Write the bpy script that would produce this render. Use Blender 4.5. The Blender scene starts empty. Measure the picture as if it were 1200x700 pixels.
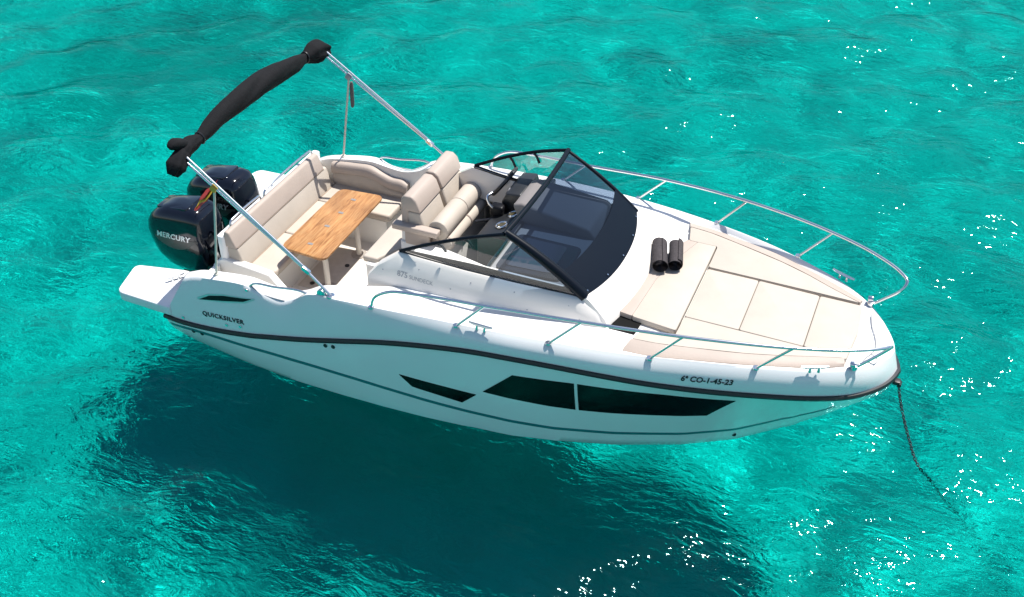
import bpy, bmesh, math, random
import numpy as np
from mathutils import Vector, Matrix, noise
from mathutils.bvhtree import BVHTree

random.seed(4)
sc = bpy.context.scene
COL = sc.collection
PI = math.pi

# ------------------------------------------------------------------ camera, sky, sun, exposure
cam = bpy.data.objects.new('camera', bpy.data.cameras.new('camera'))
COL.objects.link(cam)
sc.camera = cam
cam.location = (7.062, -8.832, 7.945)
cam.rotation_euler = (PI / 2 - 0.65, 0, 0.399)
cam.data.lens = 39.15
cam.data.clip_end = 1000

SUN_DIR = Vector((.26, .37, 1.0)).normalized()
world = bpy.data.worlds.new('World')
sc.world = world
world.use_nodes = True
wn = world.node_tree
sky = wn.nodes.new('ShaderNodeTexSky')
sky.sky_type = 'NISHITA'
sky.sun_disc = False
sky.sun_elevation = math.asin(SUN_DIR.z)
sky.sun_rotation = math.atan2(SUN_DIR.x, SUN_DIR.y)
sky.air_density = 1.0
sky.dust_density = 0.6
wn.links.new(sky.outputs[0], wn.nodes['Background'].inputs[0])
wn.nodes['Background'].inputs[1].default_value = 0.095

sun_l = bpy.data.lights.new('sun', 'SUN')
sun_l.energy = 5.0
sun_l.angle = math.radians(0.55)
sun_l.color = (1.0, 0.965, 0.91)
sun_l.cycles.is_caustics_light = True
sun = bpy.data.objects.new('sun', sun_l)
COL.objects.link(sun)
sun.rotation_euler = SUN_DIR.to_track_quat('Z', 'Y').to_euler()

sc.view_settings.view_transform = 'Standard'
sc.view_settings.look = 'None'
sc.view_settings.exposure = 0.58
sc.view_settings.gamma = 1.0
sc.view_settings.use_curve_mapping = False
sc.cycles.max_bounces = 10
sc.cycles.transparent_max_bounces = 12
sc.cycles.transmission_bounces = 8
sc.cycles.sample_clamp_indirect = 0.0
sc.cycles.caustics_reflective = False
sc.cycles.use_denoising = True


# ------------------------------------------------------------------ helpers
def link_to(o, parent=None):
    COL.objects.link(o)
    if parent is not None:
        o.parent = parent
    return o


def tag(o, label=None, cat=None, group=None, kind=None):
    if label: o['label'] = label
    if cat: o['category'] = cat
    if group: o['group'] = group
    if kind: o['kind'] = kind
    return o


def V(*a):
    return Vector(a)


def spline(pts, n):
    """Catmull-Rom through pts, n samples, centripetal chord parameter."""
    P = [np.array(p, float) for p in pts]
    d = [0.0]
    for a, b in zip(P[:-1], P[1:]):
        d.append(d[-1] + max(np.linalg.norm(b - a), 1e-6) ** 0.75)
    d = np.array(d)
    T = np.empty((len(P), len(P[0])))
    for i in range(len(P)):
        if i == 0:
            T[i] = (P[1] - P[0]) / (d[1] - d[0])
        elif i == len(P) - 1:
            T[i] = (P[-1] - P[-2]) / (d[-1] - d[-2])
        else:
            a = (P[i] - P[i - 1]) / (d[i] - d[i - 1]); b = (P[i + 1] - P[i]) / (d[i + 1] - d[i])
            w = (d[i + 1] - d[i]) / (d[i + 1] - d[i - 1])
            T[i] = a * w + b * (1 - w)
    out = []
    for s in np.linspace(0, d[-1], n):
        k = min(max(int(np.searchsorted(d, s)) - 1, 0), len(P) - 2)
        h = d[k + 1] - d[k]; t = (s - d[k]) / h
        out.append((2*t**3 - 3*t**2 + 1) * P[k] + (t**3 - 2*t**2 + t) * h * T[k] + (3*t**2 - 2*t**3) * P[k + 1] + (t**3 - t**2) * h * T[k + 1])
    return [Vector(p.tolist()) for p in out]


def round_poly(pts, r, n=4):
    out = []
    N = len(pts)
    for i in range(N):
        p0 = Vector(pts[i - 1]); p1 = Vector(pts[i]); p2 = Vector(pts[(i + 1) % N])
        rr = r[i] if isinstance(r, (list, tuple)) else r
        a = (p0 - p1); b = (p2 - p1)
        l = min(rr, a.length * .45, b.length * .45)
        if l < 1e-4:
            out.append(p1); continue
        A = p1 + a.normalized() * l; B = p1 + b.normalized() * l
        for k in range(n + 1):
            t = k / n
            out.append((1 - t) ** 2 * A + 2 * t * (1 - t) * p1 + t * t * B)
    return out


class MB:
    def __init__(s):
        s.bm = bmesh.new()

    def grid(s, rows, cu=False, cv=False, flip=False):
        bm = s.bm
        vs = [[bm.verts.new(p) for p in r] for r in rows]
        R = len(vs); C = len(vs[0])
        for i in range(R if cu else R - 1):
            for j in range(C if cv else C - 1):
                q = [vs[i][j], vs[(i + 1) % R][j], vs[(i + 1) % R][(j + 1) % C], vs[i][(j + 1) % C]]
                if flip: q.reverse()
                u = []
                for v in q:
                    if v not in u: u.append(v)
                if len(u) > 2:
                    try: bm.faces.new(u)
                    except ValueError: pass
        return vs

    def tube(s, path, r, n=10, closed=False, cap=True):
        P = [Vector(p) for p in path]
        N = len(P)
        up = None
        rows = []
        for i in range(N):
            if closed:
                t = (P[(i + 1) % N] - P[i - 1]).normalized()
            else:
                t = (P[min(i + 1, N - 1)] - P[max(i - 1, 0)]).normalized()
            if up is None:
                up = t.orthogonal().normalized()
            else:
                up = (up - t * up.dot(t))
                up = up.normalized() if up.length > 1e-6 else t.orthogonal().normalized()
            b = t.cross(up)
            rr = r[i] if isinstance(r, (list, tuple)) else r
            rows.append([P[i] + up * (rr * math.cos(2 * PI * k / n)) + b * (rr * math.sin(2 * PI * k / n)) for k in range(n)])
        vs = s.grid(rows, cu=closed, cv=True)
        if cap and not closed:
            s.bm.faces.new(list(reversed(vs[0]))); s.bm.faces.new(vs[-1])
        return s

    def prism(s, top, bottom):
        """closed solid between two matching rings of 3-D points"""
        bm = s.bm
        a = [bm.verts.new(p) for p in top]; b = [bm.verts.new(p) for p in bottom]
        n = len(a)
        fs = [bm.faces.new(a), bm.faces.new(list(reversed(b)))]
        for i in range(n):
            fs.append(bm.faces.new([a[i], b[i], b[(i + 1) % n], a[(i + 1) % n]]))
        return fs

    def slab(s, pts, z0, z1):
        """plan polygon; z0, z1 numbers or functions of (x, y)"""
        f0 = z0 if callable(z0) else (lambda x, y: z0)
        f1 = z1 if callable(z1) else (lambda x, y: z1)
        return s.prism([(p[0], p[1], f1(p[0], p[1])) for p in pts], [(p[0], p[1], f0(p[0], p[1])) for p in pts])

    def box(s, c, d, rot=None):
        m = Matrix.Translation(Vector(c)) @ (rot.to_4x4() if rot else Matrix.Identity(4)) @ Matrix.Diagonal((d[0], d[1], d[2], 1))
        bmesh.ops.create_cube(s.bm, size=1, matrix=m)
        return s

    def cyl(s, c, r, h, axis=(0, 0, 1), n=20, r2=None):
        q = Vector(axis).normalized().to_track_quat('Z', 'Y').to_matrix().to_4x4()
        bmesh.ops.create_cone(s.bm, cap_ends=True, segments=n, radius1=r, radius2=r if r2 is None else r2, depth=h, matrix=Matrix.Translation(Vector(c)) @ q)
        return s

    def bevel(s, off, seg=3, ang=30):
        bmesh.ops.recalc_face_normals(s.bm, faces=s.bm.faces)
        es = [e for e in s.bm.edges if len(e.link_faces) == 2 and e.calc_face_angle(0) > math.radians(ang)]
        bmesh.ops.bevel(s.bm, geom=es, offset=off, segments=seg, profile=.5, affect='EDGES', clamp_overlap=True)
        return s

    def build(s, name, mat, parent=None, ang=38, recalc=True):
        bm = s.bm
        bmesh.ops.remove_doubles(bm, verts=bm.verts, dist=1e-5)
        if recalc: bmesh.ops.recalc_face_normals(bm, faces=bm.faces)
        for f in bm.faces: f.smooth = True
        for e in bm.edges:
            if len(e.link_faces) == 2 and e.calc_face_angle(0) > math.radians(ang): e.smooth = False
        me = bpy.data.meshes.new(name)
        bm.to_mesh(me); bm.free()
        me.materials.append(mat)
        return link_to(bpy.data.objects.new(name, me), parent)


def mirror(p):
    return Vector((p[0], -p[1], p[2]))


# ------------------------------------------------------------------ materials
def new_mat(name):
    m = bpy.data.materials.new(name); m.use_nodes = True
    nt = m.node_tree
    return m, nt, nt.nodes['Principled BSDF']


def simple(name, col, rough=.4, metal=0, coat=0, var=0.0, vscale=6, bump=0.0, bscale=200, spec=.5):
    m, nt, b = new_mat(name)
    b.inputs['Base Color'].default_value = (*col, 1)
    b.inputs['Roughness'].default_value = rough
    b.inputs['Metallic'].default_value = metal
    b.inputs['Coat Weight'].default_value = coat
    b.inputs['Specular IOR Level'].default_value = spec
    tc = nt.nodes.new('ShaderNodeTexCoord')
    if var:
        n = nt.nodes.new('ShaderNodeTexNoise'); n.inputs['Scale'].default_value = vscale; n.inputs['Detail'].default_value = 6
        r = nt.nodes.new('ShaderNodeMapRange'); r.inputs[1].default_value = .3; r.inputs[2].default_value = .7
        r.inputs[3].default_value = 1 - var; r.inputs[4].default_value = 1 + var * .4
        mx = nt.nodes.new('ShaderNodeMix'); mx.data_type = 'RGBA'; mx.blend_type = 'MULTIPLY'; mx.inputs[0].default_value = 1
        mx.inputs[6].default_value = (*col, 1)
        nt.links.new(tc.outputs['Object'], n.inputs['Vector']); nt.links.new(n.outputs[0], r.inputs[0])
        nt.links.new(r.outputs[0], mx.inputs[7]); nt.links.new(mx.outputs[2], b.inputs['Base Color'])
    if bump:
        n2 = nt.nodes.new('ShaderNodeTexNoise'); n2.inputs['Scale'].default_value = bscale; n2.inputs['Detail'].default_value = 3
        bp = nt.nodes.new('ShaderNodeBump'); bp.inputs['Strength'].default_value = bump; bp.inputs['Distance'].default_value = .01
        nt.links.new(tc.outputs['Object'], n2.inputs['Vector']); nt.links.new(n2.outputs[0], bp.inputs['Height'])
        nt.links.new(bp.outputs[0], b.inputs['Normal'])
    return m


GEL = simple('gelcoat_white', (.80, .795, .785), .25, coat=.4, var=.04, vscale=1.3)
NONSKID = simple('nonskid_white', (.80, .79, .765), .6, var=.05, vscale=9, bump=.25, bscale=260)
LINER = simple('liner_white', (.78, .76, .72), .42, var=.04, vscale=4)
MAT = simple('deck_mat', (.60, .56, .50), .8, var=.08, vscale=14, bump=.3, bscale=300)
CREAM = simple('vinyl_cream', (.465, .41, .35), .55, var=.05, vscale=5, bump=.12, bscale=60, spec=.3)
BEIGE = simple('vinyl_beige', (.415, .346, .298), .55, var=.05, vscale=5, bump=.12, bscale=60, spec=.3)
SEAM = simple('seam_thread', (.30, .23, .17), .7)
BLACK = simple('black_rubber', (.012, .013, .016), .38)
GLOSSBLK = simple('black_gloss', (.006, .006, .008), .4, spec=.2)
WINBLK = simple('hull_window_glass', (.003, .0035, .004), .12, spec=.12)
VINYLNAVY = simple('navy_vinyl', (.003, .0068, .0145), .55, spec=.08)
FRAME = simple('anodised_black', (.003, .0055, .011), .4, spec=.15)
COWL = simple('cowl_paint', (.003, .004, .009), .12, coat=.6, var=.1, spec=.35)
ENGBLK = simple('engine_black', (.012, .012, .013), .45)
CHROME = simple('stainless', (.74, .75, .76), .2, metal=1)
ALU = simple('aluminium_tube', (.78, .79, .80), .22, metal=1)
CANVAS = simple('canvas_charcoal', (.009, .009, .0105), .9, var=.2, vscale=25, bump=.35, bscale=45, spec=.2)
TOWEL = simple('terry_charcoal', (.078, .070, .073), .95, var=.3, vscale=60, bump=.9, bscale=160, spec=.05)
SHADEBRN = simple('coaming_shade_brown', (.030, .024, .019), .5)  # inner coaming wall in shade, darkness put into the base colour
STRIPE = simple('teal_stripe', (.02, .17, .18), .35)
DASH = simple('dash_black', (.020, .021, .023), .35, bump=.1, bscale=150)
HOOD = simple('dash_grey', (.21, .19, .185), .6, bump=.1, bscale=150)
RED = simple('flag_red', (.55, .02, .015), .7)
YEL = simple('flag_yellow', (.75, .42, .02), .7)
LETTER = simple('letter_black', (.015, .015, .018), .4)
LETTERG = simple('letter_grey', (.33, .33, .35), .4)
LETTERS = simple('letter_silver', (.62, .62, .63), .3, metal=.6)
WHITEP = simple('plastic_white', (.72, .71, .69), .4)
ROPE = simple('rope_white', (.62, .60, .55), .8)
CHAINM = simple('chain_steel', (.10, .11, .12), .45, metal=.7)
LEGP = simple('leg_painted', (.62, .57, .51), .35)
OCHRE = simple('strap_ochre', (.62, .36, .05), .6)


def wood_mat():
    m, nt, b = new_mat('oiled_oak')
    tc = nt.nodes.new('ShaderNodeTexCoord'); mp = nt.nodes.new('ShaderNodeMapping')
    mp.inputs['Scale'].default_value = (14, 1.3, 6)
    n = nt.nodes.new('ShaderNodeTexNoise'); n.inputs['Scale'].default_value = 2.2; n.inputs['Detail'].default_value = 9; n.inputs['Distortion'].default_value = 1.6
    cr = nt.nodes.new('ShaderNodeValToRGB')
    e = cr.color_ramp.elements
    e[0].position = .28; e[0].color = (.23, .095, .027, 1)
    e[1].position = .72; e[1].color = (.50, .28, .115, 1)
    x = e.new(.5); x.color = (.42, .20, .07, 1)
    n2 = nt.nodes.new('ShaderNodeTexNoise'); n2.inputs['Scale'].default_value = 3; n2.inputs['Detail'].default_value = 4
    r2 = nt.nodes.new('ShaderNodeMapRange'); r2.inputs[1].default_value = .3; r2.inputs[2].default_value = .75; r2.inputs[3].default_value = .75; r2.inputs[4].default_value = 1.15
    # stave edges across the board
    w = nt.nodes.new('ShaderNodeSeparateXYZ'); ml = nt.nodes.new('ShaderNodeMath'); ml.operation = 'MULTIPLY'; ml.inputs[1].default_value = 9.5
    fl = nt.nodes.new('ShaderNodeMath'); fl.operation = 'FLOOR'
    wn_ = nt.nodes.new('ShaderNodeTexWhiteNoise'); wn_.noise_dimensions = '1D'
    r3 = nt.nodes.new('ShaderNodeMapRange'); r3.inputs[3].default_value = .82; r3.inputs[4].default_value = 1.1
    m1 = nt.nodes.new('ShaderNodeMath'); m1.operation = 'MULTIPLY'
    mx = nt.nodes.new('ShaderNodeMix'); mx.data_type = 'RGBA'; mx.blend_type = 'MULTIPLY'; mx.inputs[0].default_value = 1
    L = nt.links.new
    L(tc.outputs['Object'], mp.inputs[0]); L(mp.outputs[0], n.inputs['Vector']); L(n.outputs[0], cr.inputs[0])
    L(tc.outputs['Object'], n2.inputs['Vector']); L(n2.outputs[0], r2.inputs[0])
    L(tc.outputs['Object'], w.inputs[0]); L(w.outputs[0], ml.inputs[0]); L(ml.outputs[0], fl.inputs[0]); L(fl.outputs[0], wn_.inputs['W']); L(wn_.outputs[0], r3.inputs[0])
    L(r2.outputs[0], m1.inputs[0]); L(r3.outputs[0], m1.inputs[1])
    L(cr.outputs[0], mx.inputs[6]); L(m1.outputs[0], mx.inputs[7]); L(mx.outputs[2], b.inputs['Base Color'])
    b.inputs['Roughness'].default_value = .35
    return m


WOOD = wood_mat()


def pane_mat(name, tint, gloss_col=(1, 1, 1), rough=.0):
    """thin sheet: straight-through tint plus a mirror skin weighted by Fresnel"""
    m = bpy.data.materials.new(name); m.use_nodes = True
    nt = m.node_tree; nt.nodes.clear()
    o = nt.nodes.new('ShaderNodeOutputMaterial'); t = nt.nodes.new('ShaderNodeBsdfTransparent'); g = nt.nodes.new('ShaderNodeBsdfGlossy')
    f = nt.nodes.new('ShaderNodeFresnel'); f.inputs[0].default_value = 1.5; mx = nt.nodes.new('ShaderNodeMixShader')
    t.inputs[0].default_value = (*tint, 1); g.inputs[0].default_value = (*gloss_col, 1); g.inputs['Roughness'].default_value = rough
    L = nt.links.new
    L(f.outputs[0], mx.inputs[0]); L(t.outputs[0], mx.inputs[1]); L(g.outputs[0], mx.inputs[2]); L(mx.outputs[0], o.inputs[0])
    return m


GLASSF = pane_mat('windscreen_tint', (.22, .29, .385))
GLASSS = pane_mat('side_glass_clear', (.93, .945, .95))


# ------------------------------------------------------------------ sea: seabed and rippled surface
WATER_Z = -.05


def np_grid(name, xs, ys, zf, mat):
    X, Y = np.meshgrid(xs, ys, indexing='ij')
    Z = zf(X, Y)
    n, m = X.shape
    Vv = np.stack([X, Y, Z], -1).reshape(-1, 3)
    i = np.arange(n * m).reshape(n, m)
    F = np.stack([i[:-1, :-1], i[1:, :-1], i[1:, 1:], i[:-1, 1:]], -1).reshape(-1, 4)
    me = bpy.data.meshes.new(name)
    me.vertices.add(len(Vv)); me.vertices.foreach_set('co', Vv.astype(np.float32).ravel())
    me.loops.add(F.size); me.loops.foreach_set('vertex_index', F.astype(np.int32).ravel())
    me.polygons.add(len(F)); me.polygons.foreach_set('loop_start', np.arange(0, F.size, 4, dtype=np.int32))
    me.update(calc_edges=True); me.validate()
    me.polygons.foreach_set('use_smooth', [True] * len(F))
    me.materials.append(mat)
    return link_to(bpy.data.objects.new(name, me))


def axis(fine0, fine1, step, far):
    a = np.arange(fine0, fine1 + step * .5, step)
    ext = [0.3, 0.8, 1.8, 4, 9, 20, 45, 100, far]
    return np.concatenate([fine0 - np.array(ext[::-1]), a, fine1 + np.array(ext)])


def water_material():
    m = bpy.data.materials.new('sea_water'); m.use_nodes = True
    nt = m.node_tree; nt.nodes.clear(); L = nt.links.new
    o = nt.nodes.new('ShaderNodeOutputMaterial')
    g = nt.nodes.new('ShaderNodeBsdfRefraction'); g.inputs['IOR'].default_value = 1.33; g.inputs['Roughness'].default_value = 0.0
    gl = nt.nodes.new('ShaderNodeBsdfGlossy'); gl.distribution = 'BECKMANN'; gl.inputs['Roughness'].default_value = .07; gl.inputs['Color'].default_value = (.20, .36, .37, 1)
    fr = nt.nodes.new('ShaderNodeFresnel'); fr.inputs[0].default_value = 1.33; ms = nt.nodes.new('ShaderNodeMixShader')
    g.inputs['Color'].default_value = (.045, .92, .875, 1)
    tc = nt.nodes.new('ShaderNodeTexCoord'); mp = nt.nodes.new('ShaderNodeMapping')
    mp.inputs['Rotation'].default_value = (0, 0, math.radians(-25)); mp.inputs['Scale'].default_value = (1.0, 2.2, 1)
    n1 = nt.nodes.new('ShaderNodeTexNoise'); n1.inputs['Scale'].default_value = 4.0; n1.inputs['Detail'].default_value = 4; n1.inputs['Roughness'].default_value = .55; n1.inputs['Distortion'].default_value = .8
    bp = nt.nodes.new('ShaderNodeBump'); bp.inputs['Strength'].default_value = 1.0; bp.inputs['Distance'].default_value = .06
    n2 = nt.nodes.new('ShaderNodeTexNoise'); n2.inputs['Scale'].default_value = 13; n2.inputs['Detail'].default_value = 2; n2.inputs['Distortion'].default_value = .5
    b2 = nt.nodes.new('ShaderNodeBump'); b2.inputs['Strength'].default_value = 1.0; b2.inputs['Distance'].default_value = .013
    L(mp.outputs[0], n2.inputs['Vector']); L(n2.outputs[0], b2.inputs['Height']); L(b2.outputs[0], bp.inputs['Normal'])
    L(tc.outputs['Object'], mp.inputs[0]); L(mp.outputs[0], n1.inputs['Vector']); L(n1.outputs[0], bp.inputs['Height']); L(bp.outputs[0], g.inputs['Normal'])
    n4 = nt.nodes.new('ShaderNodeTexNoise'); n4.inputs['Scale'].default_value = 4.0; n4.inputs['Detail'].default_value = 1.5; n4.inputs['Roughness'].default_value = .4; n4.inputs['Distortion'].default_value = .8
    b4 = nt.nodes.new('ShaderNodeBump'); b4.inputs['Strength'].default_value = 1.0; b4.inputs['Distance'].default_value = .030
    L(mp.outputs[0], n4.inputs['Vector']); L(n4.outputs[0], b4.inputs['Height'])
    L(b4.outputs[0], gl.inputs['Normal'])
    L(fr.outputs[0], ms.inputs[0]); L(g.outputs[0], ms.inputs[1]); L(gl.outputs[0], ms.inputs[2]); L(ms.outputs[0], o.inputs[0])
    return m


def bed_material():
    m, nt, b = new_mat('sand_bed')
    L = nt.links.new
    tc = nt.nodes.new('ShaderNodeTexCoord')
    n1 = nt.nodes.new('ShaderNodeTexNoise'); n1.inputs['Scale'].default_value = .16; n1.inputs['Detail'].default_value = 5; n1.inputs['Distortion'].default_value = .6
    n2 = nt.nodes.new('ShaderNodeTexNoise'); n2.inputs['Scale'].default_value = 2.2; n2.inputs['Detail'].default_value = 8; n2.inputs['Roughness'].default_value = .65
    r1 = nt.nodes.new('ShaderNodeValToRGB'); e = r1.color_ramp.elements
    e[0].position = .34; e[0].color = (.42, .45, .435, 1); e[1].position = .62; e[1].color = (.52, .53, .51, 1)
    r2 = nt.nodes.new('ShaderNodeMapRange'); r2.inputs[1].default_value = .3; r2.inputs[2].default_value = .7; r2.inputs[3].default_value = .72; r2.inputs[4].default_value = 1.12
    mx = nt.nodes.new('ShaderNodeMix'); mx.data_type = 'RGBA'; mx.blend_type = 'MULTIPLY'; mx.inputs[0].default_value = 1
    L(tc.outputs['Object'], n1.inputs['Vector']); L(tc.outputs['Object'], n2.inputs['Vector'])
    L(n1.outputs[0], r1.inputs[0]); L(n2.outputs[0], r2.inputs[0])
    L(r1.outputs[0], mx.inputs[6]); L(r2.outputs[0], mx.inputs[7]); L(mx.outputs[2], b.inputs['Base Color'])
    # beds of dark weed on the sand
    last = mx.outputs[2]
    for cx, cy, r in ((-6.6, 6.6, 2.2), (-8.6, 2.4, 1.0), (-5.0, 9.5, 1.2)):
        d = nt.nodes.new('ShaderNodeVectorMath'); d.operation = 'DISTANCE'; d.inputs[1].default_value = (cx, cy, -2.35)
        n3 = nt.nodes.new('ShaderNodeTexNoise'); n3.inputs['Scale'].default_value = .8; n3.inputs['Detail'].default_value = 6
        ad = nt.nodes.new('ShaderNodeMath'); ad.operation = 'MULTIPLY_ADD'; ad.inputs[1].default_value = 3.2
        rr = nt.nodes.new('ShaderNodeMapRange'); rr.inputs[1].default_value = r + .6; rr.inputs[2].default_value = r + 2.2; rr.inputs[3].default_value = .5; rr.inputs[4].default_value = 0
        mw = nt.nodes.new('ShaderNodeMix'); mw.data_type = 'RGBA'; mw.inputs[7].default_value = (.09, .125, .115, 1)
        L(tc.outputs['Object'], d.inputs[0]); L(tc.outputs['Object'], n3.inputs['Vector']); L(n3.outputs[0], ad.inputs[0]); L(d.outputs['Value'], ad.inputs[2])
        L(ad.outputs[0], rr.inputs[0]); L(rr.outputs[0], mw.inputs[0]); L(last, mw.inputs[6]); last = mw.outputs[2]
    L(last, b.inputs['Base Color'])
    b.inputs['Roughness'].default_value = 1.0
    b.inputs['Specular IOR Level'].default_value = 0
    return m


_rng = np.random.default_rng(11)
WAVES = []
for _k in range(120):
    _lam = .20 * (10 ** (_rng.random() * .95))
    _th = _rng.normal(math.radians(115), .8)
    _a = .0030 * _lam ** 1.9 * (1.4 if _lam > .55 else 1.0)
    WAVES.append((2 * PI / _lam * math.cos(_th), 2 * PI / _lam * math.sin(_th), _rng.random() * 2 * PI, _a))
for _k in range(8):
    _lam = 1.8 + 3 * _rng.random(); _th = _rng.normal(math.radians(115), .5)
    WAVES.append((2 * PI / _lam * math.cos(_th), 2 * PI / _lam * math.sin(_th), _rng.random() * 2 * PI, .012))


def wave_z(X, Y):
    fade = np.clip(1 - (np.maximum(np.abs(X) - 13, 0) + np.maximum(np.abs(Y - 4) - 15, 0)) / 3, 0, 1)
    z = np.zeros_like(X)
    for kx, ky, p, a in WAVES:
        z += a * np.sin(kx * X + ky * Y + p)
    return WATER_Z + z * fade


sea = np_grid('sea_water', axis(-11, 12.5, .04, 220), axis(-6.5, 16, .04, 220), wave_z, water_material())
tag(sea, kind='structure')
sea.cycles.is_caustics_caster = True


def bed_z(X, Y):
    return -2.35 + .10 * np.sin(.7 * X + .4 * Y) + .07 * np.sin(1.3 * Y - .8 * X + 1) + .04 * np.sin(2.6 * X + 1.9 * Y)


bed = np_grid('seabed', axis(-14, 16, .3, 220), axis(-10, 20, .3, 220), bed_z, bed_material())
tag(bed, kind='structure')
bed.cycles.is_caustics_receiver = True

# ------------------------------------------------------------------ the motorboat
boat = bpy.data.objects.new('motorboat', None)
link_to(boat)
tag(boat, 'white open motorboat with beige sun pads, dark windscreen and two black outboards', 'motorboat')

# paired control curves, starboard side given as +|y|: R = rub rail, C = gunwale crest, D = inner edge of the deck strip
CTL = [
    ((-.20, 1.43, .385), (.12, 1.37, .93), (.12, 1.25, .945)),
    ((.05, 1.455, .39), (.30, 1.39, 1.01), (.30, 1.26, 1.025)),
    ((.48, 1.48, .437), (.55, 1.405, 1.065), (.55, 1.27, 1.08)),
    ((.95, 1.50, .52), (.95, 1.42, 1.115), (.95, 1.28, 1.13)),
    ((1.2, 1.505, .58), (1.16, 1.425, 1.05), (1.2, 1.28, 1.10)),
    ((1.4, 1.51, .63), (1.38, 1.43, 1.03), (1.4, 1.28, 1.09)),
    ((1.6, 1.513, .68), (1.56, 1.43, 1.12), (1.6, 1.28, 1.15)),
    ((1.8, 1.515, .735), (1.74, 1.435, 1.24), (1.8, 1.26, 1.25)),
    ((2.12, 1.52, .829), (2.1, 1.45, 1.285), (2.12, 1.18, 1.285)),
    ((2.6, 1.515, .96), (2.6, 1.45, 1.32), (2.55, 1.05, 1.30)),
    ((3.08, 1.505, 1.06), (3.08, 1.435, 1.35), (3.08, 1.01, 1.31)),
    ((3.52, 1.487, 1.125), (3.52, 1.415, 1.365), (3.52, .985, 1.31)),
    ((3.96, 1.462, 1.155), (3.96, 1.385, 1.375), (3.96, .95, 1.31)),
    ((4.37, 1.415, 1.157), (4.37, 1.34, 1.38), (4.37, .91, 1.31)),
    ((4.77, 1.36, 1.148), (4.77, 1.285, 1.38), (4.77, 1.13, 1.335)),
    ((5.16, 1.285, 1.127), (5.16, 1.21, 1.38), (5.16, 1.155, 1.335)),
    ((5.54, 1.187, 1.105), (5.54, 1.115, 1.38), (5.54, 1.065, 1.335)),
    ((5.91, 1.08, 1.09), (5.91, 1.01, 1.37), (5.91, .955, 1.33)),
    ((6.28, .945, 1.067), (6.28, .875, 1.35), (6.28, .82, 1.315)),
    ((6.64, .79, 1.04), (6.64, .72, 1.32), (6.63, .665, 1.29)),
    ((6.93, .61, 1.005), (6.91, .545, 1.285), (6.85, .475, 1.265)),
    ((7.10, .45, .985), (7.06, .395, 1.25), (6.92, .31, 1.26)),
    ((7.23, .27, .97), (7.17, .235, 1.22), (6.99, .18, 1.245)),
    ((7.30, .12, .968), (7.235, .105, 1.20), (7.02, .08, 1.24)),
    ((7.33, 0, .967), (7.255, 0, 1.195), (7.03, 0, 1.24)),
]
NS = 140
_P = [np.concatenate([a, b, c]) for a, b, c in CTL]


def spline9(pts, n):
    P = np.array(pts)
    d = [0.0]
    for a, b in zip(P[:-1], P[1:]): d.append(d[-1] + np.linalg.norm((b - a)[:3]) ** .8)
    d = np.array(d); out = []
    for s in np.linspace(0, d[-1], n):
        k = min(max(int(np.searchsorted(d, s)) - 1, 0), len(P) - 2)
        h = d[k + 1] - d[k]; t = (s - d[k]) / h
        def tang(i):
            i0 = max(i - 1, 0); i1 = min(i + 1, len(P) - 1)
            return (P[i1] - P[i0]) / (d[i1] - d[i0])
        out.append((2*t**3 - 3*t**2 + 1) * P[k] + (t**3 - 2*t**2 + t) * h * tang(k) + (3*t**2 - 2*t**3) * P[k + 1] + (t**3 - t**2) * h * tang(k + 1))
    out = np.array(out)
    out[:, [1, 4, 7]] = np.maximum(out[:, [1, 4, 7]], 0)
    return out


CUR = spline9(_P, NS)
Rc = [Vector(r[:3]) for r in CUR]
Cc = [Vector(r[3:6]) for r in CUR]
Dc = [Vector(r[6:9]) for r in CUR]

# hull: keel -> waterline -> rub rail
_wlx = [-.2, 0, .44, .87, 1.43, 1.96, 2.47, 2.95, 3.42, 3.88, 4.31, 4.88, 5.52, 5.98, 6.42]
_wly = [1.20, 1.245, 1.31, 1.365, 1.40, 1.405, 1.395, 1.37, 1.325, 1.27, 1.18, .99, .715, .44, .05]


def stem_z(x):
    return float(np.interp(x, [-.2, 4.5, 5.6, 6.1, 6.45, 6.75, 6.96, 7.1, 7.22, 7.29, 7.33], [-.55, -.55, -.48, -.30, -.06, .19, .39, .52, .64, .75, .94]))


def wl_y(x):
    return float(np.interp(x, _wlx, _wly)) if x < 6.42 else max(.05 * (6.6 - x) / .18, 0.012)


hull_rows = []
for k, r in enumerate(Rc):
    x = r.x
    kz = min(stem_z(x), r.z - .015)
    row = []
    yw = min(wl_y(x), max(r.y - .002, 0)); zw = max(WATER_Z, kz + .002)
    rake = .0
    K = Vector((x, 0, kz)); W = Vector((x, yw, zw))
    for t in (0, .5):
        row.append(K.lerp(W, t))
    for t in np.linspace(0, 1, 12):
        p = W.lerp(r, t)
        w = 1 - min(max((x - 4.2) / 2.6, 0), 1)
        p.y += (.035 * w - .02 * (1 - w)) * 4 * t * (1 - t) * min(r.y / .3, 1)
        p.y = max(p.y, 0)
        row.append(p)
    hull_rows.append(row)
mb = MB()
for sgn in (-1, 1):
    mb.grid([[Vector((p.x, sgn * p.y, p.z)) for p in row] for row in hull_rows])
# transom closing the after end
a = hull_rows[0]
for i in range(len(a) - 1):
    q = [V(a[i].x, -a[i].y, a[i].z), V(a[i + 1].x, -a[i + 1].y, a[i + 1].z), V(a[i + 1].x, a[i + 1].y, a[i + 1].z), V(a[i].x, a[i].y, a[i].z)]
    vs = [mb.bm.verts.new(p) for p in q]
    try: mb.bm.faces.new(vs)
    except ValueError: pass
hull = mb.build('hull', GEL, boat, ang=50)

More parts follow.
